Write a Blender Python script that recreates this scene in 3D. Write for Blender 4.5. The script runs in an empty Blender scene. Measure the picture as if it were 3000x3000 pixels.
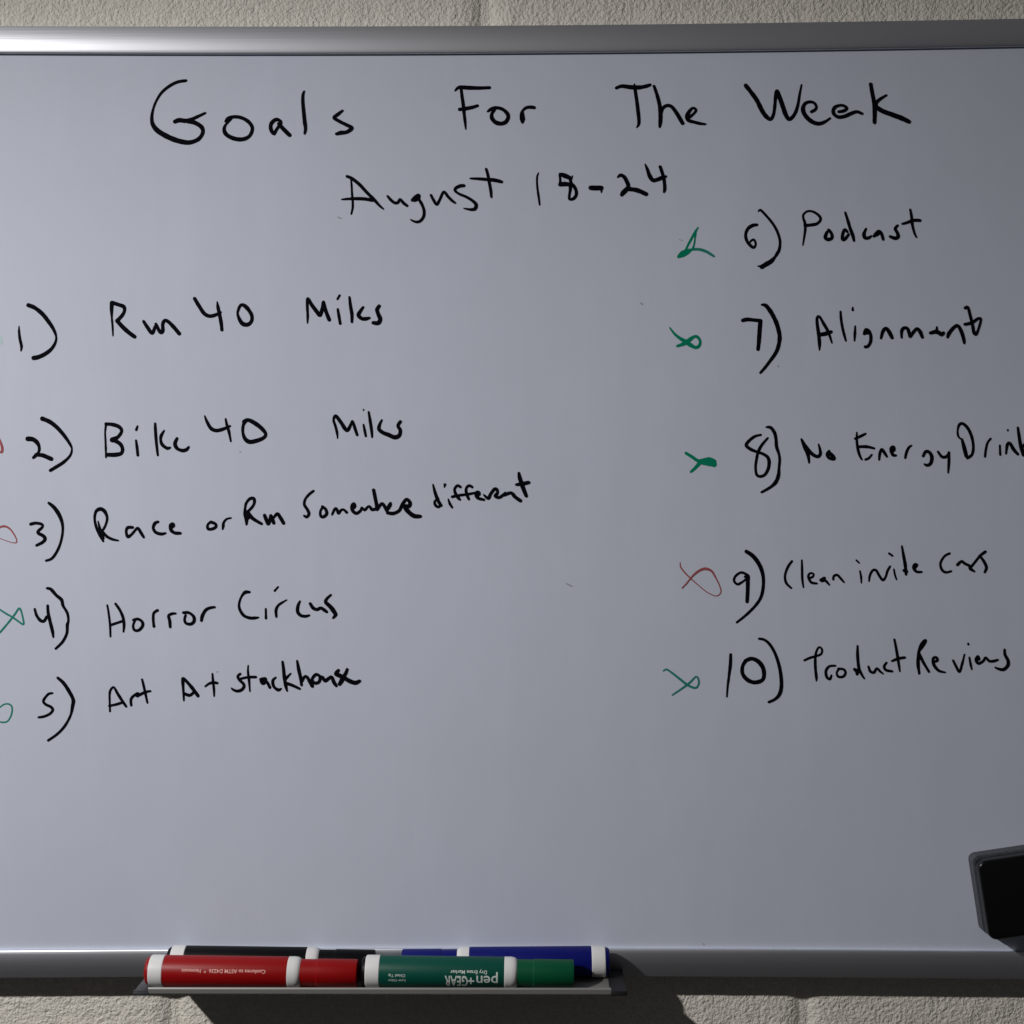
import bpy, bmesh, math, random
from mathutils import Vector, Matrix, noise
R = math.radians
random.seed(7)
scene = bpy.context.scene
col = scene.collection

# ------------------------------------------------------------------ camera
# board face lies in the plane y = 0, x to the right, z up, wall behind at y > 0
MM = 0.000209                       # metres per photo pixel on the board face
HALF = 1500 * MM
FOV = R(40)
DIST = HALF / math.tan(FOV / 2)
YAW, ROLL = R(0.80), R(0.18)
cam_d = bpy.data.cameras.new('camera'); cam = bpy.data.objects.new('camera', cam_d)
col.objects.link(cam); scene.camera = cam
cam_d.sensor_fit = 'HORIZONTAL'; cam_d.angle = FOV
cam_d.clip_start = 0.01; cam_d.clip_end = 50
cam.location = (DIST * math.tan(YAW), -DIST, 0)
M_cam = Matrix.Rotation(YAW, 4, 'Z') @ Matrix.Rotation(R(90), 4, 'X') @ Matrix.Rotation(-ROLL, 4, 'Z')
cam.rotation_euler = M_cam.to_euler()
M3 = M_cam.to_3x3()
def at(px, py, Y=0.0):
    """photo pixel -> point on the plane y = Y (distance comes from the thing it touches)"""
    t = math.tan(FOV / 2)
    d = M3 @ Vector(((px - 1500) / 1500 * t, -(py - 1500) / 1500 * t, -1))
    c = Vector(cam.location)
    k = (Y - c.y) / d.y
    return c + d * k

# ------------------------------------------------------------------ world, lamp, exposure
w = bpy.data.worlds.new('World'); scene.world = w; w.use_nodes = True
bg = w.node_tree.nodes['Background']
# dim room round the board: lighter ceiling half, darker floor half
_nt = w.node_tree; _tc = _nt.nodes.new('ShaderNodeTexCoord'); _sx = _nt.nodes.new('ShaderNodeSeparateXYZ'); _mr = _nt.nodes.new('ShaderNodeMapRange')
_mr.inputs['From Min'].default_value = -0.9; _mr.inputs['From Max'].default_value = 0.9; _mr.inputs['To Min'].default_value = 0.006; _mr.inputs['To Max'].default_value = 0.058
_nt.links.new(_tc.outputs['Generated'], _sx.inputs[0]); _nt.links.new(_sx.outputs['Z'], _mr.inputs['Value']); _nt.links.new(_mr.outputs['Result'], bg.inputs[1])
bg.inputs[0].default_value = (1.0, 0.97, 0.96, 1)
LP = Vector((-0.94, -0.785, 0.56))
ld = bpy.data.lights.new('work_lamp', 'SPOT'); lo = bpy.data.objects.new('work_lamp', ld); col.objects.link(lo)
ld.energy = 66; ld.color = (1.0, 0.975, 0.94); ld.shadow_soft_size = 0.018
ld.spot_size = R(98); ld.spot_blend = 1.0
lo.location = LP
aim = Vector((0.65, 0, -1.10))
lo.rotation_euler = (aim - LP).to_track_quat('-Z', 'Y').to_euler()
scene.view_settings.view_transform = 'Standard'; scene.view_settings.look = 'None'
scene.view_settings.exposure = 0; scene.view_settings.gamma = 1
scene.view_settings.use_curve_mapping = False
scene.render.engine = 'CYCLES'
scene.render.resolution_x = 1024; scene.render.resolution_y = 1024

# ------------------------------------------------------------------ helpers
def mat(name, base, rough=0.5, metal=0.0, spec=0.5, coat=0.0, coat_rough=0.1):
    m = bpy.data.materials.new(name); m.use_nodes = True
    b = m.node_tree.nodes['Principled BSDF']
    b.inputs['Base Color'].default_value = (*base, 1)
    b.inputs['Roughness'].default_value = rough
    b.inputs['Metallic'].default_value = metal
    b.inputs['Specular IOR Level'].default_value = spec
    b.inputs['Coat Weight'].default_value = coat
    b.inputs['Coat Roughness'].default_value = coat_rough
    return m
def N(m, t, **kw):
    n = m.node_tree.nodes.new(t)
    for k, v in kw.items():
        if k in n.inputs: n.inputs[k].default_value = v
        else: setattr(n, k, v)
    return n
def L(m, a, b): m.node_tree.links.new(a, b)
def coords(m, scale=(1, 1, 1)):
    tc = N(m, 'ShaderNodeNewGeometry') if 'block' in m.name else N(m, 'ShaderNodeTexCoord'); mp = N(m, 'ShaderNodeMapping'); mp.inputs['Scale'].default_value = scale
    L(m, tc.outputs['Position' if 'block' in m.name else 'Object'], mp.inputs['Vector']); return mp.outputs['Vector']
def mottled(m, base, scale, amount, vscale=(1, 1, 1), detail=4.0):
    """slight wear: base colour multiplied by a noise around 1"""
    b = m.node_tree.nodes['Principled BSDF']
    n = N(m, 'ShaderNodeTexNoise', Scale=scale, Detail=detail, Roughness=0.6); L(m, coords(m, vscale), n.inputs['Vector'])
    r = N(m, 'ShaderNodeMapRange'); r.inputs['From Min'].default_value = 0.3; r.inputs['From Max'].default_value = 0.7
    r.inputs['To Min'].default_value = 1 - amount; r.inputs['To Max'].default_value = 1 + amount
    L(m, n.outputs['Fac'], r.inputs['Value'])
    x = N(m, 'ShaderNodeVectorMath', operation='SCALE'); x.inputs[0].default_value = base
    L(m, r.outputs['Result'], x.inputs['Scale']); L(m, x.outputs['Vector'], b.inputs['Base Color'])
    return n
def bump(m, scale, strength, dist, vscale=(1, 1, 1), detail=3.0, rough=0.55, prev=None):
    b = m.node_tree.nodes['Principled BSDF']
    n = N(m, 'ShaderNodeTexNoise', Scale=scale, Detail=detail, Roughness=rough); L(m, coords(m, vscale), n.inputs['Vector'])
    bp = N(m, 'ShaderNodeBump', Strength=strength, Distance=dist); L(m, n.outputs['Fac'], bp.inputs['Height'])
    if prev: L(m, prev.outputs['Normal'], bp.inputs['Normal'])
    L(m, bp.outputs['Normal'], b.inputs['Normal']); return bp

def link(name, mesh, m=None, parent=None, label=None, cat=None, group=None, kind=None):
    o = bpy.data.objects.new(name, mesh); col.objects.link(o)
    if m and mesh and not mesh.materials: mesh.materials.append(m)
    o.parent = parent
    for k, v in (('label', label), ('category', cat), ('group', group), ('kind', kind)):
        if v: o[k] = v
    return o
def mesh_py(name, verts, faces, smooth=None):
    me = bpy.data.meshes.new(name); me.from_pydata([tuple(v) for v in verts], [], faces); me.update()
    if smooth is not None:
        me.polygons.foreach_set('use_smooth', [True] * len(me.polygons)); me.set_sharp_from_angle(angle=smooth)
    return me
def bm_mesh(name, bm, smooth=None):
    bmesh.ops.recalc_face_normals(bm, faces=bm.faces)
    me = bpy.data.meshes.new(name); bm.to_mesh(me); bm.free()
    if smooth is not None:
        me.polygons.foreach_set('use_smooth', [True] * len(me.polygons)); me.set_sharp_from_angle(angle=smooth)
    return me
def box(bm, x0, x1, y0, y1, z0, z1, bev=0.0, seg=2):
    r = bmesh.ops.create_cube(bm, size=1, matrix=Matrix.Translation(((x0+x1)/2, (y0+y1)/2, (z0+z1)/2)) @ Matrix.Diagonal((x1-x0, y1-y0, z1-z0, 1)))
    if bev:
        es = {e for v in r['verts'] for e in v.link_edges}
        bmesh.ops.bevel(bm, geom=list(es), offset=bev, segments=seg, profile=0.5, affect='EDGES')
def sweep(name, profile, path_pts, frames, smooth=R(35), closed=True):
    """profile: list of (a, b); path point + a * frame[0] + b * frame[1]"""
    v, f = [], []
    n = len(profile)
    for p, (ea, eb) in zip(path_pts, frames):
        for a, b in profile: v.append(Vector(p) + ea * a + eb * b)
    for i in range(len(path_pts) - 1):
        for j in range(n if closed else n - 1):
            k = (j + 1) % n
            f.append((i*n+j, i*n+k, (i+1)*n+k, (i+1)*n+j))
    f.append(tuple(range(n))[::-1]); f.append(tuple((len(path_pts)-1)*n + j for j in range(n)))
    me = mesh_py(name, v, f)
    bm = bmesh.new(); bm.from_mesh(me); bmesh.ops.recalc_face_normals(bm, faces=bm.faces); bm.to_mesh(me); bm.free()
    me.polygons.foreach_set('use_smooth', [True] * len(me.polygons)); me.set_sharp_from_angle(angle=smooth)
    return me

# ------------------------------------------------------------------ materials
m_wall = mat('painted_block', (0.74, 0.705, 0.64), 0.72, spec=0.3)
mottled(m_wall, (0.74, 0.705, 0.64), 260, 0.07)
b1 = bump(m_wall, 440, 1.0, 0.0018, detail=3.0, rough=0.6)
bump(m_wall, 75, 0.5, 0.0025, detail=2.0, prev=b1)

m_board = mat('board_enamel', (0.57, 0.608, 0.72), 0.5, spec=0.22)
nb = mottled(m_board, (0.57, 0.608, 0.72), 5.0, 0.022, (1.0, 1.0, 1.6), detail=5)
_x = m_board.node_tree.nodes['Principled BSDF'].inputs['Base Color'].links[0].from_node
_n2 = N(m_board, 'ShaderNodeTexNoise', Scale=14.0, Detail=6.0, Roughness=0.65, Distortion=0.6); L(m_board, coords(m_board, (2.6, 1.0, 0.55)), _n2.inputs['Vector'])
_r2 = N(m_board, 'ShaderNodeMapRange'); _r2.inputs['From Min'].default_value = 0.48; _r2.inputs['From Max'].default_value = 0.75
_r2.inputs['To Min'].default_value = 1.0; _r2.inputs['To Max'].default_value = 1.035
L(m_board, _n2.outputs['Fac'], _r2.inputs['Value'])
_s2 = N(m_board, 'ShaderNodeVectorMath', operation='SCALE'); L(m_board, _x.outputs['Vector'], _s2.inputs[0]); L(m_board, _r2.outputs['Result'], _s2.inputs['Scale'])
_n3 = N(m_board, 'ShaderNodeTexNoise', Scale=9.0, Detail=2.0); L(m_board, coords(m_board), _n3.inputs['Vector'])
_t3 = N(m_board, 'ShaderNodeVectorMath', operation='MULTIPLY_ADD'); L(m_board, _n3.outputs['Color'], _t3.inputs[0])
_t3.inputs[1].default_value = (0.016, 0.012, 0.012); _t3.inputs[2].default_value = (0.986, 0.992, 1.0)
_m3 = N(m_board, 'ShaderNodeVectorMath', operation='MULTIPLY'); L(m_board, _s2.outputs['Vector'], _m3.inputs[0]); L(m_board, _t3.outputs['Vector'], _m3.inputs[1])
L(m_board, _m3.outputs['Vector'], m_board.node_tree.nodes['Principled BSDF'].inputs['Base Color'])
m_alu = mat('anodised_aluminium', (0.80, 0.82, 0.89), 0.45, metal=1.0)
bump(m_alu, 900, 0.12, 0.0004, (0.012, 1, 1), detail=2.0)
m_tray = mat('tray_aluminium', (0.30, 0.295, 0.29), 0.5, metal=0.6)
m_traycap = mat('tray_end_plastic', (0.040, 0.042, 0.052), 0.5)
m_cap = mat('black_trim_and_shaded_cap', (0.012, 0.012, 0.014), 0.5, spec=0.3)
m_ink = mat('black_ink', (0.002, 0.002, 0.005), 0.7, spec=0.04)
m_ink_thin = mat('thin_black_ink', (0.045, 0.045, 0.06), 0.55, spec=0.25)
m_green_ink = mat('green_ink', (0.001, 0.21, 0.12), 0.7, spec=0.05)
m_green_thin = mat('thin_green_ink', (0.02, 0.21, 0.165), 0.7, spec=0.05)
m_red_thin = mat('thin_red_ink', (0.33, 0.085, 0.095), 0.7, spec=0.05)
m_smudge = mat('ink_smudge', (0.36, 0.37, 0.42), 0.5, spec=0.3)
m_ghost = mat('wiped_green_ink', (0.47, 0.62, 0.66), 0.5, spec=0.22)
m_red = mat('red_plastic', (0.27, 0.001, 0.002), 0.45, spec=0.28)
m_green = mat('green_plastic', (0.0005, 0.068, 0.048), 0.45, spec=0.25)
m_green_cap = mat('green_cap_plastic', (0.0005, 0.078, 0.032), 0.45, spec=0.25)
m_blue = mat('blue_plastic', (0.002, 0.005, 0.14), 0.45, spec=0.25)
m_black = mat('black_plastic', (0.002, 0.002, 0.003), 0.45, spec=0.15)
m_white = mat('white_plastic', (0.72, 0.72, 0.73), 0.45, spec=0.3)
m_print = mat('white_print', (0.60, 0.66, 0.64), 0.5)
m_pink = mat('pale_print', (0.80, 0.42, 0.38), 0.5)
m_felt = mat('eraser_felt', (0.075, 0.082, 0.098), 0.9, spec=0.2)
mottled(m_felt, (0.075, 0.082, 0.098), 500, 0.25); bump(m_felt, 900, 0.5, 0.0006)
m_erblack = mat('eraser_plastic', (0.003, 0.003, 0.004), 0.3, spec=0.5)
m_felt_dk = mat('eraser_foam', (0.010, 0.010, 0.012), 0.8, spec=0.2)

# ------------------------------------------------------------------ the block wall
WY = 0.0155                                    # wall face
wall_me_bm = bmesh.new(); box(wall_me_bm, -1.02, 1.02, WY + 0.0026, WY + 0.09, -0.86, 0.86)
wall = link('wall', bm_mesh('wall', wall_me_bm), m_wall, kind='structure')
BW, BH, JW = 0.3930, 0.2, 0.003
def block_mesh(x0, x1, name='concrete_block'):
    """a painted block: softly rounded, uneven face and edges"""
    nx, nz = max(6, int((x1 - x0) / 0.0045)), 40
    hw, hz = (x1 - x0) / 2, (BH - JW) / 2
    v, f = [], []
    for j in range(nz + 1):
        for i in range(nx + 1):
            # denser rows near the edges
            u = -math.cos(math.pi * i / nx) * 0.35 + (2 * i / nx - 1) * 0.65; t = 2 * j / nz - 1
            x, z = u * hw, t * hz
            d = min(hw - abs(x), hz - abs(z))
            y = 0.0030 * max(0.0, 1 - d / (0.0105 + 0.003 * noise.noise(Vector((x * 70, 1, z * 70))))) ** 1.7
            q = Vector((x * 60, 3.1, z * 60))
            y += 0.0003 * noise.noise(q) + 0.00022 * noise.noise(q * 3.3)
            if d < 0.012: x += 0.0011 * noise.noise(Vector((x * 90, 7, z * 90)))
            v.append((x, y, z))
    n = nx + 1
    for j in range(nz):
        for i in range(nx): f.append((j*n+i, j*n+i+1, (j+1)*n+i+1, (j+1)*n+i))
    ring = [i for i in range(n)] + [j*n+nx for j in range(1, nz+1)] + [nz*n+i for i in range(nx-1, -1, -1)] + [j*n for j in range(nz-1, 0, -1)]
    base = len(v)
    for k in ring: v.append((v[k][0], 0.06, v[k][2]))
    for a in range(len(ring)):
        b = (a + 1) % len(ring); f.append((ring[a], base + a, base + b, ring[b]))
    return mesh_py(name, v, f, R(60))
full = [block_mesh(-(BW-JW)/2, (BW-JW)/2) for _ in range(1)]
half_me = block_mesh(-(BW/2-JW)/2, (BW/2-JW)/2)
jx_bottom = at(510, 2950, WY).x                # perpends of the course under the board
z_course = -0.44                               # bed joint below that course
for r in range(-2, 6):
    z0 = z_course + r * BH
    off = jx_bottom + (0 if r % 2 == 0 else BW / 2)
    k0 = math.ceil((-0.99 - off) / BW); k1 = math.floor((0.99 - off) / BW)
    for k in range(k0, k1):
        o = link('concrete_block', full[0], m_wall, wall)
        o.location = (off + (k + 0.5) * BW, WY, z0 + BH / 2)
        if random.random() < 0.5 and z0 > 0.4: o.rotation_euler = (0, R(180), 0)

# ------------------------------------------------------------------ whiteboard
board = link('whiteboard', None, label='white dry-erase board in an aluminium frame covered with handwritten weekly goals', cat='whiteboard')
board.location = (0, 0, 0)
XL, XR = -0.462, 0.452
zt = [at(0, 158).z, at(1500, 157).z, at(3000, 137).z]
zb = [at(0, 2783).z, at(1500, 2777).z, at(3000, 2786).z]
def z_top(x): u = x / HALF; return (zt[0]*(u*(u-1)/2) + zt[1]*(1-u*u) + zt[2]*(u*(u+1)/2)) if abs(u) <= 1 else (zt[2] if u > 0 else zt[0]) - 0.0008*(abs(u)-1)
def z_bot(x): u = x / HALF; return (zb[0]*(u*(u-1)/2) + zb[1]*(1-u*u) + zb[2]*(u*(u+1)/2)) if abs(u) <= 1 else (zb[2] if u > 0 else zb[0])
bm = bmesh.new(); box(bm, XL + 0.006, XR - 0.006, 0, 0.0095, -0.279, 0.291)
surface = link('writing_surface', bm_mesh('writing_surface', bm), m_board, board)
# rail profile: a = away from the board centre (outwards), b = towards the viewer
RW = 0.0170
prof = [(-0.0002, -0.0118), (-0.0002, 0.0022), (0.00005, 0.0025), (0.0005, 0.0027), (0.0025, 0.0029), (0.0050, 0.0029), (0.0075, 0.00275), (0.0098, 0.0024),
        (0.0120, 0.00195), (0.0140, 0.00145), (0.0157, 0.00095), (RW, 0.0005), (RW, -0.0148), (0.004, -0.0153)]
NS = 40
xs = [XL + 0.013 + (XR - XL - 0.026) * i / NS for i in range(NS + 1)]
F = Vector((0, -1, 0)); U = Vector((0, 0, 1)); Xv = Vector((1, 0, 0))
link('frame_rail', sweep('frame_rail', prof, [(x, 0, z_top(x)) for x in xs], [(U, F)] * len(xs)), m_alu, board)
link('frame_rail', sweep('frame_rail', prof, [(x, 0, z_bot(x)) for x in xs], [(-U, F)] * len(xs)), m_alu, board)
for s, xx in ((-1, XL + 0.013), (1, XR - 0.013)):
    za, zc = z_bot(xx) - 0.0, z_top(xx) + 0.0
    zs = [za + (zc - za) * i / 8 for i in range(9)]
    link('frame_rail', sweep('frame_rail', prof, [(xx, 0, z) for z in zs], [(Xv * s, F)] * 9), m_alu, board)
    for zz, sg in ((za, -1), (zc, 1)):
        bm = bmesh.new()
        xa, xb = sorted((xx - s * 0.003, xx + s * (RW + 0.0015))); za2, zb2 = sorted((zz - sg * 0.003, zz + sg * (RW + 0.0015)))
        box(bm, xa, xb, -0.0062, 0.0155, za2, zb2, 0.004, 3)
        link('corner_cap', bm_mesh('corner_cap', bm, R(40)), m_cap, board)

# marker tray clipped on the lower rail
FLOOR = -0.2797
TXL = at(389, 2893, -0.044).x; TXR = at(1838, 2893, -0.044).x
CXL = at(436, 2893, -0.044).x; CXR = at(1788, 2893, -0.044).x
tprof = [(0, 0), (0.0415, 0), (0.0415, 0.0024), (0.0419, 0.0030), (0.0423, 0.0029), (0.0427, 0.0021), (0.0427, -0.0003), (0.0420, -0.0010), (0, -0.0010)]   # (towards viewer, up)
tray = link('pen_tray', sweep('pen_tray', [(a, b) for a, b in tprof], [(CXL - 0.0005, -0.0012, FLOOR), (CXR + 0.0005, -0.0012, FLOOR)], [(F, U)] * 2, R(20)), m_tray, board)
for xa, xb in ((TXL, CXL), (CXR, TXR)):
    bm = bmesh.new()
    box(bm, xa, xb, -0.0442, -0.0010, FLOOR - 0.0014, FLOOR + 0.0004, 0.0005)
    box(bm, xa + 0.0002, xb - 0.0002, -0.0440, -0.0424, FLOOR - 0.0013, FLOOR + 0.0014, 0.0005)
    link('tray_end_cap', bm_mesh('tray_end_cap', bm, R(40)), m_traycap if xa < -0.1 else m_cap, tray, label='end cap closing the pen tray')  # right cap darker than left: blue marker's shadow put into its colour

# ------------------------------------------------------------------ handwriting (ink laid on the board face)
INK = []
def catmull(pts):
    if len(pts) == 2: pts = [pts[0], tuple((a+b)/2 for a, b in zip(*pts)), pts[1]]
    out = []
    P = [pts[0]] + pts + [pts[-1]]
    for i in range(1, len(P) - 2):
        p0, p1, p2, p3 = P[i-1], P[i], P[i+1], P[i+2]
        seg = math.dist(p1[:2], p2[:2]); n = max(2, int(seg / 2.6))
        for s in range(n):
            t = s / n
            q = [0.5*((2*p1[k]) + (-p0[k]+p2[k])*t + (2*p0[k]-5*p1[k]+4*p2[k]-p3[k])*t*t + (-p0[k]+3*p1[k]-3*p2[k]+p3[k])*t**3) for k in range(3)]
            q[2] = p1[2] + (p2[2] - p1[2]) * t
            out.append(q)
    out.append(list(pts[-1]))
    return out
WSCALE = 1.06
def ink(name, label, m, ox, oy, s, text, lift=0.00006):
    """strokes 'x,y,w x,y,w | ...' in enlarged photo pixels: origin (ox, oy), enlargement s"""
    v, f = [], []
    h = lift
    K = 10
    for st in text.split('|'):
        pts = []
        for tok in st.split():
            x, y, wd = (float(a) for a in tok.split(','))
            pts.append((ox + x / s, oy + y / s, wd / s * WSCALE))
        if len(pts) == 1: pts.append((pts[0][0] + 1, pts[0][1] + 1, pts[0][2]))
        sm = catmull(pts)
        W = []
        ph = random.random() * 100
        for i, q in enumerate(sm):
            p = at(q[0], q[1]); wob = 1 + 0.10 * noise.noise(Vector((ph + i * 0.22, 0, 0)))
            W.append((p.x, p.z, max(q[2], 2.0) * MM * 0.5 * wob))
        # ribbon
        base = len(v)
        for i, (x, z, r) in enumerate(W):
            a, b = W[max(i-1, 0)], W[min(i+1, len(W)-1)]
            tx, tz = b[0]-a[0], b[1]-a[1]; l = math.hypot(tx, tz) or 1; nx, nz = -tz/l, tx/l
            v.append((x + nx*r, -h, z + nz*r)); v.append((x - nx*r, -h, z - nz*r))
        for i in range(len(W) - 1): f.append((base+2*i, base+2*i+1, base+2*i+3, base+2*i+2))
        h += 0.000002
        last = None
        for i, (x, z, r) in enumerate(W):
            if last is not None and i < len(W) - 1 and math.hypot(x-last[0], z-last[1]) < 0.45 * r: continue
            last = (x, z); h += 0.0000012
            base = len(v)
            for k in range(K):
                a = 2*math.pi*k/K + i; v.append((x + r*math.cos(a), -h, z + r*math.sin(a)))
            f.append(tuple(range(base, base + K)))
    me = mesh_py(name, v, f)
    bm = bmesh.new(); bm.from_mesh(me)
    for fc in bm.faces:
        fc.normal_update()
        if fc.normal.y > 0: fc.normal_flip()
    bm.to_mesh(me); bm.free()
    return link(name, me, m, surface, label=label)
def word(t, ox, oy, s, text, m=None, name='handwritten_word'):
    ink(name, 'black marker handwriting reading %s' % t, m or m_ink, ox, oy, s, text)

word('Goals', 400, 200, 2.76, '''400,100,24 330,112,26 265,145,26 205,195,24 165,255,20 138,320,20 124,390,26 130,450,34 165,500,40 225,540,42 300,575,42 370,595,40 430,600,36 490,580,32 525,545,30 537,505,32 520,470,34 470,440,36 420,428,40
|310,432,32 345,420,36 400,425,34 450,410,26 500,388,24 555,362,18
|720,430,20 740,405,26 785,393,26 840,398,28 895,425,30 930,465,28 935,500,26 915,545,26 875,570,30 825,575,34 770,562,34 725,535,32 708,500,28 715,465,20 740,435,16 765,410,16
|1165,430,24 1140,415,26 1115,420,28 1090,445,28 1083,475,28 1092,510,28 1110,530,26 1125,505,22 1145,475,22 1165,445,26|1150,450,28 1185,490,32 1235,540,32
|1355,185,12 1345,215,20 1343,270,24 1350,350,26 1358,430,28 1365,490,24 1357,530,14
|1665,342,14 1630,370,24 1597,400,26 1640,430,28 1700,460,28 1738,483,28 1700,515,26 1650,522,30 1615,532,22''')
word('For', 1300, 200, 2.76, '''92,182,14 125,155,30 200,158,34 290,160,28 370,157,26|140,165,24 148,230,26 158,300,28 165,370,26 172,430,24 178,492,12|128,333,28 180,326,30 235,315,28 272,303,24
|355,350,16 385,330,30 430,320,26 480,335,28 515,370,30 520,400,30 500,435,32 460,448,32 415,435,34 388,400,32 390,365,24 410,340,20
|635,440,18 635,410,42 632,370,34 640,340,18 670,318,24 705,315,28 730,318,26''')
word('The', 1300, 200, 2.76, '''1395,160,24 1440,145,30 1510,153,36 1580,155,34 1630,147,30 1668,135,26|1542,130,14 1548,180,28 1560,260,28 1570,340,30 1578,420,28 1575,455,24 1560,480,10
|1700,145,22 1725,220,28 1745,300,30 1752,380,34 1750,440,32 1745,475,18|1752,380,26 1765,330,28 1800,303,26 1840,310,28 1880,360,30 1910,410,32 1930,445,30
|1987,395,24 2017,370,20 2037,345,22 2032,328,22 2012,322,20 1987,345,26 1967,385,34 1977,420,30 2022,435,26 2072,447,24 2114,452,16''')
word('Week', 2000, 200, 2.76, '''510,140,34 550,190,34 600,260,36 640,340,36 675,390,36 712,412,28 735,370,26 745,300,26 752,220,28 763,185,30 785,240,36 810,310,36 835,380,36 865,412,30 905,370,28 930,300,24 945,210,20 960,135,14
|1040,352,24 1070,335,24 1080,310,22 1060,280,22 1025,272,24 990,285,26 972,320,32 980,365,34 1015,410,34 1060,440,34 1105,448,30 1150,432,24 1190,405,16
|1260,352,22 1300,345,26 1325,325,24 1305,305,22 1270,300,22 1230,315,26 1215,345,28 1225,375,28 1260,395,28 1310,388,28 1355,368,28 1405,352,26 1448,367,22
|1518,130,28 1530,200,28 1545,280,30 1550,360,32 1548,440,26|1645,218,14 1600,245,22 1565,275,26 1558,300,28|1558,310,34 1610,345,36 1690,375,38 1770,405,38 1825,432,34''')
word('August', 950, 450, 3.22, '''252,240,18 258,300,20 262,380,22 268,450,24 268,510,22 255,570,18|215,215,28 260,235,32 330,290,32 400,365,30 470,435,32 520,490,24 557,522,16|165,433,14 220,428,24 300,425,30 380,428,32 455,440,32
|597,402,22 630,440,28 665,465,28 695,460,28 715,430,22 745,465,28 780,492,26
|830,440,30 860,410,34 890,390,26 885,420,40 850,445,24|890,430,26 920,480,26 940,540,26 935,595,26 905,635,26 870,645,24 835,635,20 815,622,12
|1005,392,22 1030,440,26 1058,480,26 1085,440,22 1125,362,24 1165,405,26 1205,445,26 1232,465,20
|1315,302,28 1280,305,30 1240,325,26 1232,350,24 1270,380,24 1330,405,26 1390,440,28 1430,480,30 1420,520,30 1385,528,26 1340,522,18 1315,517,10
|1525,145,22 1540,200,24 1555,280,24 1568,350,24 1573,410,18|1375,235,14 1440,237,24 1520,243,28 1600,250,34 1668,265,28''')
word('18-24', 1500, 450, 3.864, '''300,220,16 285,260,24 283,330,24 290,410,26 303,500,28 313,580,20
|545,232,34 600,252,56 655,275,44|540,240,30 545,290,26 545,350,34|545,350,48 600,345,52 655,350,40|655,270,36 668,330,34 700,370,40 725,420,36 725,470,36 695,510,36 650,515,30 650,460,28 660,400,36 655,350,40|685,250,10 672,285,24
|890,388,50 950,390,54 1010,388,50|1012,390,40 1010,440,14
|1195,268,20 1225,245,38 1265,262,42 1295,310,42 1315,370,44 1290,410,50 1255,445,52 1240,468,40|1300,400,46 1360,405,48 1430,420,50 1515,458,48
|1505,120,14 1530,180,34 1555,250,44 1590,300,44 1640,295,42 1700,270,40 1740,258,26|1675,150,34 1695,210,34 1715,280,36 1725,360,34 1725,410,34 1715,440,16''', name='handwritten_date')
NUM = 'handwritten_number'
word('1)', 0, 850, 3.22, '''180,340,10 180,390,24 188,460,28 203,530,28 198,572,16|268,142,40 330,168,38 400,225,40 460,300,38 505,370,32 530,440,20 520,500,26 480,560,34 420,605,38 360,632,42 318,640,42''', name=NUM)
word('Run', 0, 850, 3.22, '''1055,120,40 1053,180,36 1055,260,20 1062,340,22 1066,430,14|1060,118,36 1110,135,36 1165,155,38 1175,190,30 1155,235,32 1105,290,38|1105,290,38 1160,350,40 1215,400,40 1270,440,36
|1355,295,28 1390,350,34 1435,405,34 1462,345,28|1470,320,28 1510,395,34 1535,385,34 1535,320,30 1555,285,30 1590,300,34 1640,350,36 1690,410,36''')
word('40', 550, 850, 3.22, '''65,80,34 110,155,36 155,220,36 205,245,36 260,235,34 310,210,24|278,110,12 285,160,32 300,230,34 315,310,34 322,375,30
|480,170,24 505,140,30 540,150,38 580,195,36 605,245,32 600,295,32 565,325,38 520,318,42 490,280,34 470,220,22 485,165,26''', name=NUM)
word('Miles', 550, 850, 3.22, '''1130,310,16 1132,240,26 1128,150,28 1132,80,28 1170,140,36 1215,200,38 1248,235,38 1270,170,34 1280,110,26 1300,190,36 1335,280,36
|1415,180,22 1425,240,28 1438,315,26|1412,85,20 1432,50,22|1525,65,20 1535,150,30 1548,230,32 1548,300,24
|1655,160,20 1630,195,32 1610,235,36 1640,268,34 1680,270,36 1712,262,24|1805,150,32 1785,185,36 1800,235,36 1815,275,38 1795,310,40 1750,308,34''')
word('2)', 0, 1180, 3.22, '''262,340,46 310,345,44 350,375,38 370,420,30 365,465,26 335,500,34 315,518,28|340,490,34 400,495,38 450,515,42 485,530,38
|400,150,42 470,180,40 540,235,38 610,315,34 660,390,26 678,440,18 660,500,24 600,560,30 530,605,32 475,638,30''', name=NUM)
word('Bike', 0, 1180, 3.22, '''1000,205,26 992,280,18 995,350,20 998,430,22 1000,515,18|1000,200,30 1060,205,36 1120,225,36 1148,265,30 1115,320,32 1060,350,50|1080,355,40 1130,385,36 1155,430,32 1145,475,34 1090,490,40 1010,490,36
|1283,355,20 1292,420,26 1300,495,26|1285,255,24 1297,220,18|1463,195,22 1467,280,28 1475,380,26 1488,495,20|1548,262,16 1520,310,28 1515,350,24 1530,395,30 1575,428,32 1603,422,20
|1670,335,24 1650,385,34 1670,430,32 1720,450,32 1760,440,30 1780,415,18''')
word('40', 550, 1180, 2.972, '''148,115,14 170,170,28 205,225,32 255,242,32 320,225,30 368,203,20|330,140,16 340,190,26 358,250,26 375,335,16
|490,165,34 525,150,34 580,175,38 640,220,36 678,270,28 660,305,30 600,330,36 540,340,38 500,315,34 480,260,24 482,200,26 500,160,34''', name=NUM)
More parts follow.
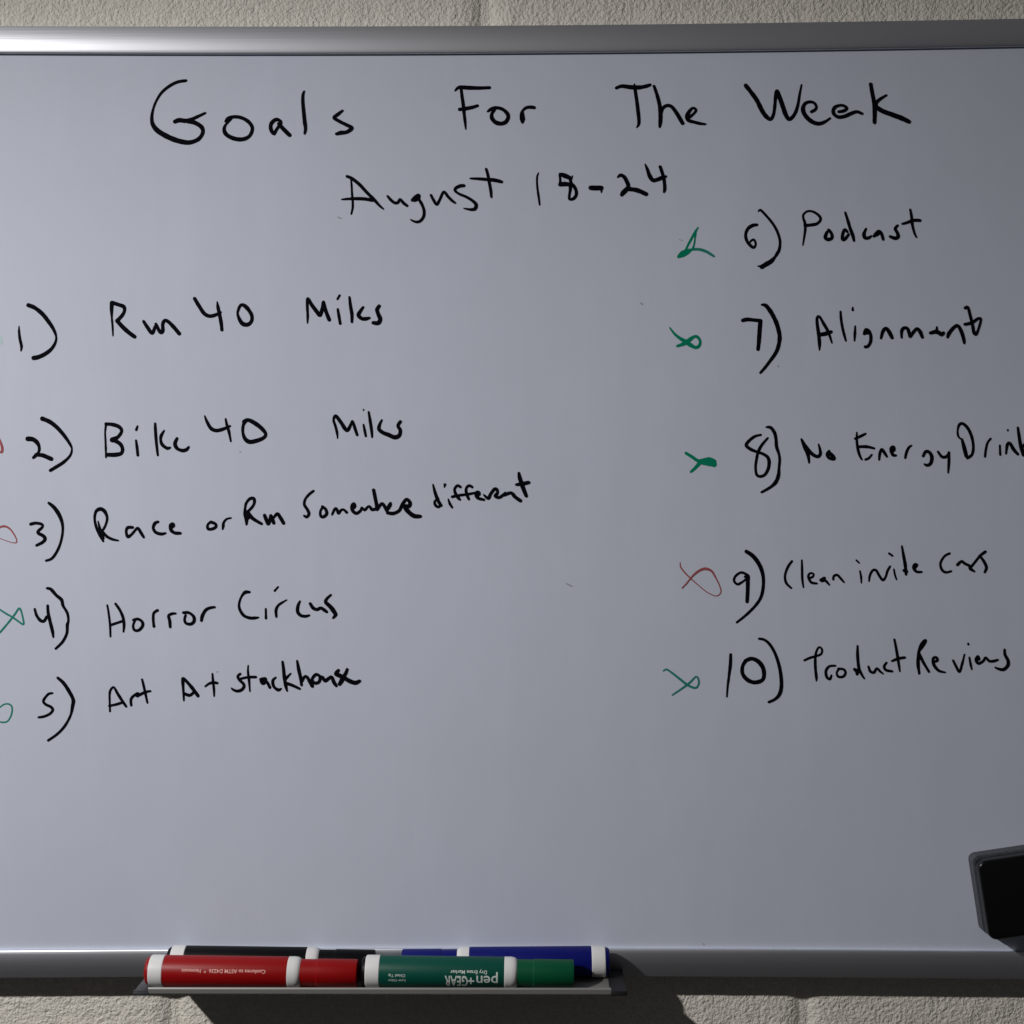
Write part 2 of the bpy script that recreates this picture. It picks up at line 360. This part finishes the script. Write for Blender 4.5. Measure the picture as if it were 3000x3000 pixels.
word('Miles', 550, 1180, 2.972, '''1305,310,12 1300,260,24 1285,200,24 1270,150,22 1288,115,30 1330,165,32 1385,240,34 1420,190,26 1435,160,20 1455,220,28 1475,280,24
|1530,190,16 1540,240,24 1550,290,20|1530,58,12 1531,66,12|1575,80,18 1588,160,26 1600,240,26 1605,300,16
|1690,150,16 1670,190,26 1665,230,32 1700,260,34 1750,280,36 1800,300,38 1840,285,34 1850,240,30 1830,200,28 1850,165,28''')
word('3)', 0, 1440, 3.22, '''290,308,32 340,298,28 395,310,28 400,335,26 360,375,30 365,395,32 410,420,34 425,450,34 400,480,32 345,508,26
|460,108,26 510,150,36 555,215,38 585,290,30 592,370,24 575,470,24 540,560,26 490,630,26 435,652,22''', name=NUM)
word('Race', 0, 1440, 3.22, '''975,470,20 945,420,26 910,340,28 893,260,24 905,190,30 945,165,38 985,185,36 1010,240,26 1005,290,24 985,340,24 965,370,22|925,280,12 945,360,28 970,440,34|965,380,30 1010,425,28 1060,450,26 1115,462,16
|1250,338,28 1205,340,30 1190,375,24 1205,425,30 1240,405,24 1275,365,24 1300,345,26 1330,390,30 1355,430,24|1490,285,26 1460,300,28 1445,345,26 1470,385,30 1520,400,30 1560,392,20
|1612,340,30 1635,320,34 1630,300,22 1608,320,30 1615,365,32 1650,390,32 1700,392,26''')
word('or', 550, 1370, 3.513, '''240,560,32 285,580,32 290,610,32 250,632,32 210,630,34 205,590,26 235,560,30|360,635,18 365,600,34 370,565,26 400,530,24 445,518,18''')
word('Run', 550, 1370, 3.513, '''590,420,28 590,480,36 605,540,40 605,585,24|590,430,24 600,370,28 640,320,32 680,320,36 685,365,30 660,410,30 620,450,30|615,460,44 660,515,38 710,550,34 760,578,30|600,480,30 625,520,30
|790,490,34 810,540,38 830,580,34 850,520,34 855,490,28 870,530,40 885,570,34|880,520,20 920,475,34 950,510,38 985,570,36''')
word('Somewhere', 550, 1370, 3.513, '''1295,240,26 1250,275,30 1210,325,28 1200,380,30 1230,430,32 1248,475,34 1225,508,30 1198,495,24
|1385,400,28 1420,430,32 1430,475,34 1400,505,34 1370,500,30 1365,450,26 1390,405,28|1485,485,20 1510,430,30 1530,420,26 1550,470,32 1570,445,28 1600,430,24 1635,460,30
|1690,430,26 1720,400,30 1710,370,28 1690,390,32 1695,440,36 1735,470,34 1780,440,28 1790,410,20 1820,435,30 1865,395,22 1895,430,34 1940,425,28
|1912,230,34 1928,310,34 1944,390,36 1946,430,34 1996,370,30 2031,410,34 2056,460,34|2050,425,34 2086,360,22 2081,385,34 2060,420,34|2056,465,34 2116,470,34 2176,440,30 2206,380,32 2251,325,30 2286,360,36 2276,395,40 2242,395,40|2226,392,42 2266,450,44 2326,495,46 2391,500,34''')
word('different', 1050, 1350, 3.513, '''768,245,18 790,330,34 820,410,36 850,460,34|820,390,28 785,420,26 795,460,30 825,475,30 845,455,24|925,395,16 940,440,28 965,480,24|890,246,30 885,272,14
|1050,270,30 1020,255,30 990,290,26 1000,340,32 1030,385,34 1045,400,24|965,370,30 1040,355,28 1120,345,28 1200,330,24|1170,270,28 1140,255,30 1110,280,26 1110,330,32 1135,395,26
|1205,360,26 1240,345,36 1235,320,28 1210,330,32 1225,380,34 1290,400,28|1290,350,18 1335,385,36 1360,340,30 1400,290,32 1425,295,30 1430,330,30 1410,360,40 1445,378,30 1490,350,30 1510,330,26
|1500,350,34 1570,330,32 1610,370,38 1665,410,36|1650,125,24 1660,180,40 1690,270,42 1725,360,34|1625,245,28 1690,235,40 1750,222,34''')
word('4)', 0, 1700, 3.22, '''328,272,22 345,330,28 380,378,32 415,385,30 440,345,28|450,240,26 455,310,30 475,400,32 495,480,32 503,535,20
|445,75,24 480,85,32 530,140,30 580,185,34 595,240,26 635,310,26 645,380,22 635,420,30 630,500,26 590,580,26 525,645,22''', name=NUM)
word('Horror', 0, 1700, 3.22, '''1012,235,18 1025,310,22 1038,420,22 1042,530,20|1090,222,24 1130,280,26 1160,350,28 1170,420,28 1165,485,18|1050,420,26 1110,400,24 1155,385,24
|1260,375,28 1300,365,26 1340,390,28 1345,430,28 1310,470,28 1270,470,26 1255,430,22 1270,385,22|1452,435,26 1445,370,24 1450,310,24 1485,283,28|1605,440,26 1600,380,28 1590,335,26 1620,315,26 1655,312,20
|1730,305,26 1780,305,26 1825,340,28 1830,385,30 1800,412,28 1755,405,26 1740,370,22 1750,330,22|1899,380,24 1908,335,31 1936,284,27 1973,261,26 2023,252,22''')
word('Circus', 550, 1700, 3.513, '''635,122,28 590,125,38 550,175,24 528,250,26 540,310,32 580,365,32 640,388,34 690,388,32 728,383,20|803,295,22 805,390,26|895,108,24 930,68,18|912,375,24 908,310,32 930,260,26 970,230,24 1018,202,14
|1155,215,20 1135,260,32 1130,320,34 1160,360,34 1210,370,30 1250,360,22|1260,240,30 1290,285,36 1330,300,34 1370,285,32 1410,310,36 1430,325,28|1472,150,22 1430,190,28 1420,225,36 1470,275,44 1510,330,42 1520,355,38 1495,388,22''')
word('5)', 0, 1950, 3.22, '''495,260,20 455,270,26 410,330,26 430,365,26 480,390,28 498,420,28 470,455,26 415,480,26 365,488,22
|545,115,26 600,165,34 650,240,34 690,320,34 685,380,34 665,470,22 610,570,26 540,645,24 455,705,24''', name=NUM)
word('Art', 0, 1950, 3.22, '''1038,430,22 1035,350,20 1035,260,24 1050,220,24 1075,205,20 1110,265,28 1155,335,28 1190,385,24|1030,380,22 1100,365,26 1160,345,24|1238,375,22 1235,320,26 1260,285,26 1300,265,32|1295,285,30 1370,250,26 1418,240,20|1340,130,20 1355,190,24 1375,280,24 1390,350,18''')
word('At', 0, 1950, 3.22, '''1735,330,18 1730,240,24 1725,150,32 1728,120,28 1770,160,30 1820,220,34 1868,285,32|1740,265,30 1790,280,30 1830,250,28
|2004,77,18 2009,141,24 2018,224,24 2020,288,15|1936,196,17 1973,169,24 2014,160,29 2050,164,24''')
word('Stackhouse', 550, 1900, 3.513, '''540,262,30 515,285,28 530,320,30 570,360,32 580,390,32 555,425,34 510,438,32 470,425,26 450,408,16|622,175,16 620,240,24 630,320,28 640,440,16|545,310,24 620,295,28 700,293,28
|755,320,40 800,310,30 790,350,36 770,360,30 760,330,40 810,340,30 845,400,30|905,298,20 875,330,30 885,390,30 930,425,34 960,412,18|975,135,24 985,210,32 995,310,34 1010,390,32 1022,435,18|1060,255,14 1025,290,26 1000,320,28|1005,355,34 1070,375,32 1150,412,26
|1125,125,20 1140,210,34 1160,300,32 1170,375,24|1175,330,30 1200,290,26 1225,290,30 1260,350,34 1280,385,34|1280,370,30 1280,310,26 1320,265,30 1360,290,30 1350,340,30 1310,355,30 1285,330,24|1365,290,24 1385,290,26 1410,330,34 1450,305,30 1480,290,28 1500,340,36 1525,380,30
|1550,220,28 1525,260,40 1570,280,44 1590,310,44 1560,365,34|1640,210,24 1625,250,30 1600,290,40|1600,290,44 1650,325,44 1720,350,42 1768,330,26''')
word('6)', 1930, 580, 3.715, '''1070,292,30 1020,300,40 970,335,36 945,400,34 960,470,34 1000,520,34 1035,540,30 1055,500,24 1035,455,26 1005,465,24 985,495,20
|1085,145,18 1105,130,26 1170,195,28 1240,280,28 1290,370,30 1318,470,28 1310,560,32 1290,600,36 1265,640,30 1220,690,46 1170,720,52 1120,750,48|1120,745,30 1078,742,14''', name=NUM)
word('Podcast', 2280, 580, 4.11, '''296,570,17 310,485,27 325,375,33 320,300,36 301,242,29 304,198,27 354,160,27 420,166,29 487,210,33 509,260,33 465,310,36 387,326,40 320,332,38
|605,385,36 640,430,36 645,480,40 600,500,44 565,475,44 585,410,34|805,175,26 835,270,34 865,370,38 895,450,40 910,515,30|830,410,30 800,380,34 775,430,36 770,500,36 800,495,40 845,440,30
|1055,370,24 1030,430,40 1040,480,40 1085,480,38 1115,460,26|1150,460,34 1175,430,40 1210,400,36 1240,430,36 1260,500,30|1180,450,30 1220,420,30|1435,330,26 1405,370,36 1430,420,36 1440,465,40 1405,485,44 1345,465,34
|1585,140,24 1600,220,30 1610,320,30 1635,420,26 1660,475,16|1490,312,24 1550,295,32 1620,270,36 1700,270,36''')
word('7)', 1930, 870, 3.715, '''915,255,42 965,245,44 1040,252,36 1100,258,44|1105,262,48 1095,400,46 1088,500,44 1080,570,38|1120,85,22 1165,95,44 1220,165,46 1270,260,46 1300,350,46 1315,440,44 1300,540,42 1265,620,40 1200,710,34 1150,775,32 1105,825,26''', name=NUM)
word('Alignment', 2350, 870, 3.389, '''172,528,15 172,456,35 163,365,36 149,265,31 149,205,29 172,196,24 213,265,31 259,347,31 295,456,16|176,374,40 231,365,40 286,347,34
|380,145,20 385,220,26 400,310,26 420,390,26 433,435,18|525,290,16 522,360,26 518,435,16|500,105,16 500,130,24|615,365,30 632,325,34 662,340,30 680,390,30 675,450,30 650,490,30 625,495,30|625,360,30 645,355,34
|780,410,22 800,340,34 830,310,30 860,345,38 890,405,32|985,405,18 985,340,30 1005,310,32 1040,310,30 1060,360,32 1070,395,26 1105,345,30 1140,315,30 1170,350,36 1190,400,28|1270,358,30 1330,345,40 1380,370,42 1400,355,30|1335,295,12 1330,350,34
|1440,400,24 1455,360,34 1500,305,32 1540,285,30 1575,340,34 1600,420,32 1605,460,18|1615,110,28 1640,100,24 1660,170,26 1685,270,28 1700,350,28 1720,370,28 1745,320,20 1770,220,20 1740,215,24 1680,255,30 1610,272,26''')
word('8)', 1950, 1220, 3.513, '''980,190,24 920,205,30 865,245,32 830,295,36 870,335,34 940,365,30 1000,385,30 1050,420,34 1065,470,36 1055,540,34 1020,600,30 970,618,30 935,595,28 925,520,26 935,440,28 950,370,30 985,300,30 1050,222,20
|1035,110,18 1080,115,34 1120,170,34 1135,240,30 1140,310,34 1165,390,26 1172,450,26 1165,530,26 1160,600,34 1135,670,38 1080,725,28 985,780,22''', name=NUM)
word('No', 2300, 1220, 2.76, '''195,375,16 185,310,30 160,250,32 132,185,18|132,185,18 170,250,32 220,305,28 265,325,28 285,300,26 280,260,22 270,225,12|350,290,28 385,320,30 395,345,26 355,335,26 340,305,26 355,280,22''')
word('Energy', 2300, 1220, 2.76, '''580,130,14 580,200,22 590,270,24 605,320,22 622,350,14|565,180,20 610,160,24 650,140,18|600,245,22 660,245,26 720,258,18|650,348,20 675,338,20 700,310,16
|760,350,16 765,300,24 780,265,20 800,290,26 822,325,18|855,285,24 880,270,26 875,245,22 855,260,26 870,310,26 895,315,18|970,335,18 980,290,22 1000,250,20 1020,235,14|1115,320,22 1135,285,24 1165,290,26 1185,330,28 1175,380,26 1145,395,24 1125,385,14
|1235,285,18 1265,325,24 1300,325,22 1325,290,16|1322,290,18 1322,370,22 1316,455,12''')
word('Drink', 2300, 1220, 2.76, '''1430,185,20 1450,260,34 1465,320,30|1475,335,26 1510,310,24 1522,250,22 1510,170,24 1480,100,26 1440,60,24 1410,65,24 1395,110,16 1400,160,18 1430,190,14
|1615,325,18 1622,270,20 1635,215,18 1660,180,18|1735,235,16 1738,310,18|1800,108,14 1799,116,12|1785,300,16 1795,230,24 1815,215,22 1845,265,28 1880,305,22|1880,90,18 1890,160,24 1905,250,26 1925,315,22|1950,205,16 1915,255,22 1935,285,22 1975,320,16''')
word('9)', 1950, 1590, 3.513, '''850,340,30 800,310,28 760,312,26 715,350,26 705,395,26 740,428,26 780,410,26 815,385,24 850,355,30|815,350,24 845,350,40|845,350,44 845,440,40 843,520,38 838,605,36
|830,90,38 890,130,42 945,195,42 985,275,40 1005,370,32 1000,480,32 975,570,30 920,650,28 830,740,26 730,820,20''', name=NUM)
word('Clean', 2280, 1580, 3.019, '''120,195,24 85,245,24 60,320,22 70,385,24 115,432,18|208,185,16 210,270,22 212,350,22 222,425,14|270,345,20 305,330,20 310,305,18 280,300,18 265,330,22 290,380,24 340,390,18
|375,360,26 410,340,24 395,365,24 380,365,30 415,365,24 450,402,16|485,355,18 490,325,20 520,315,22 550,345,22 580,380,14''')
word('inside', 2280, 1580, 3.019, '''722,280,16 732,330,20 735,385,14|690,185,16 715,208,16|803,370,16 810,320,22 835,275,22 865,275,22 895,325,24 925,360,24 950,330,20 965,280,22 988,240,20|1022,265,14 1030,310,18 1045,355,14|980,125,20 1008,145,20
|1092,60,16 1108,150,26 1122,230,28 1128,310,22|1110,275,26 1130,285,34|1205,255,24 1225,225,22 1205,220,20 1195,250,26 1220,285,24 1265,288,20''')
word('cars', 2280, 1580, 3.019, '''1515,125,22 1470,150,22 1435,210,22 1445,265,24 1480,292,24 1530,282,18|1585,225,28 1620,195,26 1650,215,24 1690,235,26 1700,260,34 1735,285,16|1700,250,22 1740,200,22 1785,145,24 1830,110,26|1785,150,20 1820,200,26 1840,250,26 1825,290,22''')
word('10)', 1920, 1850, 3.331, '''735,225,28 732,320,34 720,420,28 705,540,22 698,635,18|890,280,38 940,265,36 1000,290,42 1045,345,42 1060,410,38 1050,465,36 1010,490,40 950,495,38 890,465,40 850,410,36 850,340,32 880,285,36
|1010,70,22 1060,80,26 1110,120,28 1160,200,28 1200,310,30 1222,420,32 1228,530,34 1210,610,34 1165,660,26 1105,688,24''', name=NUM)
word('Product', 2320, 1850, 2.841, '''105,240,20 150,220,22 200,205,20 240,190,20 252,155,18 230,130,18 208,155,18 195,210,22 195,300,24 203,380,24 203,412,10|360,285,18 310,290,20 282,330,24 290,380,22 315,395,24 328,365,16|385,310,20 430,315,20 445,345,20 425,375,22 385,375,20 372,340,16 395,308,18
|545,120,16 545,200,24 555,300,24 575,350,22 600,390,14|520,315,26 540,330,34 540,355,22|635,290,16 650,330,22 680,340,22 705,305,16 730,330,20 755,350,14|785,258,16 765,290,20 780,320,22 830,330,20|850,65,16 865,140,20 880,230,22 895,330,12|830,245,16 880,225,22 935,215,20''')
word('Reviews', 2320, 1850, 2.841, '''1060,350,20 1050,270,30 1055,180,26 1075,110,24 1105,75,24 1110,85,28 1085,130,22 1055,165,22|1060,190,26 1095,260,24 1140,335,20|1175,255,22 1210,240,24 1200,215,22 1175,225,24 1180,275,26 1220,325,24 1275,340,14|1340,240,18 1365,290,22 1393,335,20 1415,270,20 1435,190,12
|1475,215,14 1485,270,20 1495,315,12|1465,100,16 1466,108,16|1530,235,20 1555,230,22 1545,205,20 1530,235,24 1550,265,24 1590,245,20 1610,215,18 1640,245,22 1680,245,22 1710,235,18|1768,150,18 1770,190,22 1795,240,26 1795,280,26 1760,315,26 1715,310,22 1690,298,14''')
def check(label, m, ox, oy, s, text): ink('check_mark', label, m, ox, oy, s, text)
check('dark red marker tick before item 2', m_red_thin, 0, 1180, 3.22, '-30,290,14 5,370,20 22,430,26 14,468,22 -30,440,12')
check('thin red looped cross before item 3', m_red_thin, 0, 1440, 3.22, '-60,410,14 -10,345,18 40,328,20 90,350,16 130,400,13 155,450,11 155,480,11 120,483,8 60,465,7 -5,440,7 -60,415,7')
check('thin green looped cross before item 4', m_green_thin, 0, 1700, 3.22, '-60,235,16 -10,270,16 50,310,18 120,350,18 170,385,18 220,415,18 215,350,16 185,265,18 140,320,18 90,385,18 40,445,18 0,490,18 -50,540,14')
check('thin green loop before item 5', m_green_thin, 0, 1950, 3.22, '-60,430,14 -10,400,14 40,365,14 90,365,16 115,400,16 105,470,16 70,525,14 25,535,16 -10,525,12 -60,500,12')
check('bold green looped tick before item 6', m_green_ink, 1930, 580, 3.715, '215,640,34 260,610,70 310,585,60 350,565,30|290,570,20 330,490,26 380,400,28 425,325,18|400,360,28 395,430,18 385,500,18 370,550,24')
check('dark green tail of the tick before item 6', m_green_thin, 1930, 580, 3.715, '370,560,30 440,560,30 520,585,32 600,635,24')
check('bold green fish-shaped cross before item 7', m_green_ink, 1930, 870, 3.715, '120,335,16 170,400,26 230,450,34 290,485,46 340,520,44 400,550,36 440,530,34 450,480,28 420,435,32 380,435,32 330,470,46 270,510,42 200,535,26')
check('solid green fish-shaped cross before item 8', m_green_ink, 1950, 1220, 3.513, '210,378,30 270,415,32 330,455,34 380,465,60 440,465,90 490,480,80 500,505,34|350,480,40 300,535,32 260,570,24')
check('thin red looped cross before item 9', m_red_thin, 1950, 1590, 3.513, '150,205,10 155,250,14 200,310,15 260,370,13 340,440,10 420,505,10 500,545,10 545,540,12 570,500,12 550,430,12 510,350,16 470,290,22 410,268,30 350,285,24 290,330,20 250,375,15 210,425,15 170,465,13')
check('thin green looped cross before item 10', m_green_thin, 1920, 1850, 3.331, '80,385,16 110,370,18 170,410,20 240,465,22 310,520,24 370,548,22 405,545,20 425,500,18 415,455,18 395,440,16 350,485,20 310,520,22 240,570,18 165,620,14')
def smudge(ox, oy, s, t): ink('ink_smudge', None, m_smudge, ox, oy, s, t)
smudge(950, 450, 3.22, '130,600,14 160,612,12'); smudge(1930, 580, 3.715, '220,450,8 262,466,8'); smudge(550, 1900, 3.513, '300,242,14 312,238,12')
ink('ink_smudge', None, m_ghost, 0, 850, 3.22, '-30,440,30 0,455,36 12,480,30 4,500,22')
smudge(1660, 1710, 1, '0,0,4 16,8,4'); smudge(1878, 888, 1, '0,0,5 4,4,5'); smudge(550, 1180, 2.972, '455,425,12 463,428,10'); smudge(2060, 2765, 1, '0,0,4 3,2,4'); smudge(2279, 1072, 1, '0,0,4 2,2,4')

# ------------------------------------------------------------------ markers in the tray
def lathe(name, prof, seg=40, smooth=R(30)):
    """profile (x, r) revolved about the x axis, closed at both ends"""
    v, f = [], []
    for x, r in prof:
        for k in range(seg):
            a = 2*math.pi*k/seg; v.append((x, -r*math.cos(a), r*math.sin(a)))
    for i in range(len(prof)-1):
        for k in range(seg):
            q = (k+1) % seg; f.append((i*seg+k, i*seg+q, (i+1)*seg+q, (i+1)*seg+k))
    f.append(tuple(range(seg))[::-1]); f.append(tuple((len(prof)-1)*seg+k for k in range(seg)))
    me = mesh_py(name, v, f)
    bm = bmesh.new(); bm.from_mesh(me); bmesh.ops.recalc_face_normals(bm, faces=bm.faces); bm.to_mesh(me); bm.free()
    me.polygons.foreach_set('use_smooth', [True]*len(me.polygons)); me.set_sharp_from_angle(angle=smooth)
    return me
RB, RC = 0.0090, 0.0080
X0 = [0, 0.0026, 0.0108, 0.0842, 0.0916, 0.1012, 0.1250]       # plug | ring | barrel | collar | cap neck | cap
me_plug = lathe('end_plug', [(0.0000, 0.0066), (0.0004, 0.0074), (0.0012, 0.0080), (0.0028, 0.0083), (0.0036, 0.0083)])
me_ring = lathe('end_ring', [(0.0026, 0.0086), (0.0029, 0.0090), (0.0036, 0.00915), (0.0106, 0.0092), (0.0109, 0.0090)])
me_barrel = lathe('barrel', [(0.0107, 0.0089), (0.0110, RB), (0.0838, RB), (0.0843, 0.0089)])
me_collar = lathe('collar_ring', [(0.0841, 0.0088), (0.0844, 0.0091), (0.0880, 0.0091), (0.0899, 0.0088), (0.0910, 0.0083), (0.0917, 0.0075)])
me_cap = lathe('cap', [(0.0914, 0.0074), (0.0918, 0.0077), (0.1010, 0.0077), (0.1014, RC), (0.1242, RC), (0.1249, 0.0077), (0.1250, 0.0071)])
def wrap_text(name, body, m, size, u_mid, ang_mid, parent, bold=0.0, xs=1.0, space=1.0, flip=True):
    """lettering laid round the barrel: u along the axis, ang from the viewer-facing side upwards"""
    cu = bpy.data.curves.new(name, 'FONT'); cu.body = body; cu.size = size; cu.align_x = 'CENTER'; cu.align_y = 'CENTER'
    cu.offset = bold; cu.space_character = space; cu.resolution_u = 3
    t = bpy.data.objects.new(name, cu); col.objects.link(t)
    dg = bpy.context.evaluated_depsgraph_get(); me = bpy.data.meshes.new_from_object(t.evaluated_get(dg))
    bpy.data.objects.remove(t)
    tb = bmesh.new(); tb.from_mesh(me); bmesh.ops.remove_doubles(tb, verts=tb.verts, dist=1e-7)
    for _ in range(6):
        bmesh.ops.triangulate(tb, faces=tb.faces)
        es = [e for e in tb.edges if e.calc_length() > 0.0007]
        if not es: break
        bmesh.ops.subdivide_edges(tb, edges=es, cuts=1)
    bmesh.ops.triangulate(tb, faces=tb.faces); tb.to_mesh(me); tb.free()
    sg = -1 if flip else 1
    for vv in me.vertices:
        u = u_mid + sg * vv.co.x * xs; a = ang_mid + sg * vv.co.y / RB; rr = RB + 0.00005
        vv.co = (u, -rr * math.cos(a), rr * math.sin(a))
    me.materials.clear()
    return link(name, me, m, parent)
def marker(label, m_body, m_cap_, m_plug, x_plug, Y, flip=False, rot=0.0, tilt=None):
    root = link('dry_erase_marker', None, label=label, cat='marker', group='markers lying in the pen tray')
    tl = math.asin((RB + 0.0002 - RC) / 0.105) if tilt is None else tilt
    root.location = (x_plug, Y, FLOOR + RB * 1.022)
    root.rotation_euler = (0, tl, math.pi + rot) if flip else (0, tl, rot)
    link('end_plug', me_plug.copy(), m_plug, root); link('end_ring', me_ring.copy(), m_white, root)
    br = link('barrel', me_barrel.copy(), m_body, root); link('collar_ring', me_collar.copy(), m_white, root)
    link('cap', me_cap.copy(), m_cap_, root)
    return root, br
YF, YB = -0.0325, -0.0142
redm, rb = marker('red dry-erase marker lying in front of the black one', m_red, m_red, m_red, at(430, 2848, YF).x, YF)
wrap_text('printed_text', 'Conforms to ASTM D4236  *  Nontoxic', m_pink, 0.0030, 0.0473, R(20), rb, 0.00004, 1.0, 1.0)
grm, gb = marker('green dry-erase marker with white upside-down lettering', m_green, m_green_cap, m_black, at(1060, 2848, YF).x, YF)
wrap_text('printed_text', 'pen', m_print, 0.0092, 0.0742, R(-12), gb, 0.0001, 0.98, 1.0)
wrap_text('printed_text', '+', m_print, 0.0085, 0.0648, R(-12), gb, 0.00015, 0.9)
wrap_text('printed_text', 'GEAR', m_print, 0.0096, 0.0564, R(-15), gb, 0.0002, 0.54, 1.05)
wrap_text('printed_text', 'Dry Erase Marker', m_print, 0.0028, 0.0635, R(19), gb, 0.00005, 1.0, 1.05)
wrap_text('printed_text', 'Low Odor', m_print, 0.0023, 0.0215, R(-16), gb, 0.00004, 1.0, 1.05)
wrap_text('printed_text', 'Chisel Tip', m_print, 0.0023, 0.0215, R(3), gb, 0.00004, 1.0, 1.05)
marker('black dry-erase marker behind the red one against the frame', m_black, m_black, m_black, at(493, 2835, YB).x, YB)
marker('blue dry-erase marker behind the green one, cap turned towards the black marker', m_blue, m_blue, m_blue, at(1786, 2835, YB).x, YB, flip=True, tilt=R(0.5))

# ------------------------------------------------------------------ magnetic eraser on the board
T1, T2 = 0.0090, 0.0175
c0 = at(2834, 2499, 0)
er = link('whiteboard_eraser', None, label='black whiteboard eraser with grey felt base stuck at the board edge', cat='eraser')
EW, EH = 0.125, 0.0480
er.location = (c0.x, 0, c0.z); er.rotation_euler = (0, R(-8.5), 0)
def slab(name, x0, x1, z0, z1, y0, y1, rad, bev, m):
    bm = bmesh.new(); n = 6; pts = []
    for cx, cz, a0 in ((x1-rad, z1-rad, 0), (x0+rad, z1-rad, 90), (x0+rad, z0+rad, 180), (x1-rad, z0+rad, 270)):
        for k in range(n+1):
            a = R(a0 + 90*k/n); pts.append((cx + rad*math.cos(a), cz + rad*math.sin(a)))
    vs = [bm.verts.new((x, y0, z)) for x, z in pts]; fc = bm.faces.new(vs)
    r = bmesh.ops.extrude_face_region(bm, geom=[fc]); nv = [g for g in r['geom'] if isinstance(g, bmesh.types.BMVert)]
    for q in nv: q.co.y = y1
    if bev:
        es = [e for e in bm.edges if all(abs(q.co.y - y1) < 1e-6 for q in e.verts)]
        bmesh.ops.bevel(bm, geom=es, offset=bev, segments=3, profile=0.5, affect='EDGES')
    return link(name, bm_mesh(name, bm, R(30)), m, er)
slab('felt_pad', 0, EW, -EH, 0, 0.0002, -T1, 0.004, 0.0, m_felt)
slab('backing', 0.0022, EW - 0.0022, -EH + 0.0012, -0.0022, -T1 + 0.0005, -T1 - 0.0012, 0.004, 0.0, m_felt_dk)
slab('handle', 0.0006, EW - 0.0006, -EH - 0.0012, -0.0012, -T1 - 0.0010, -T2, 0.0052, 0.0013, m_erblack)
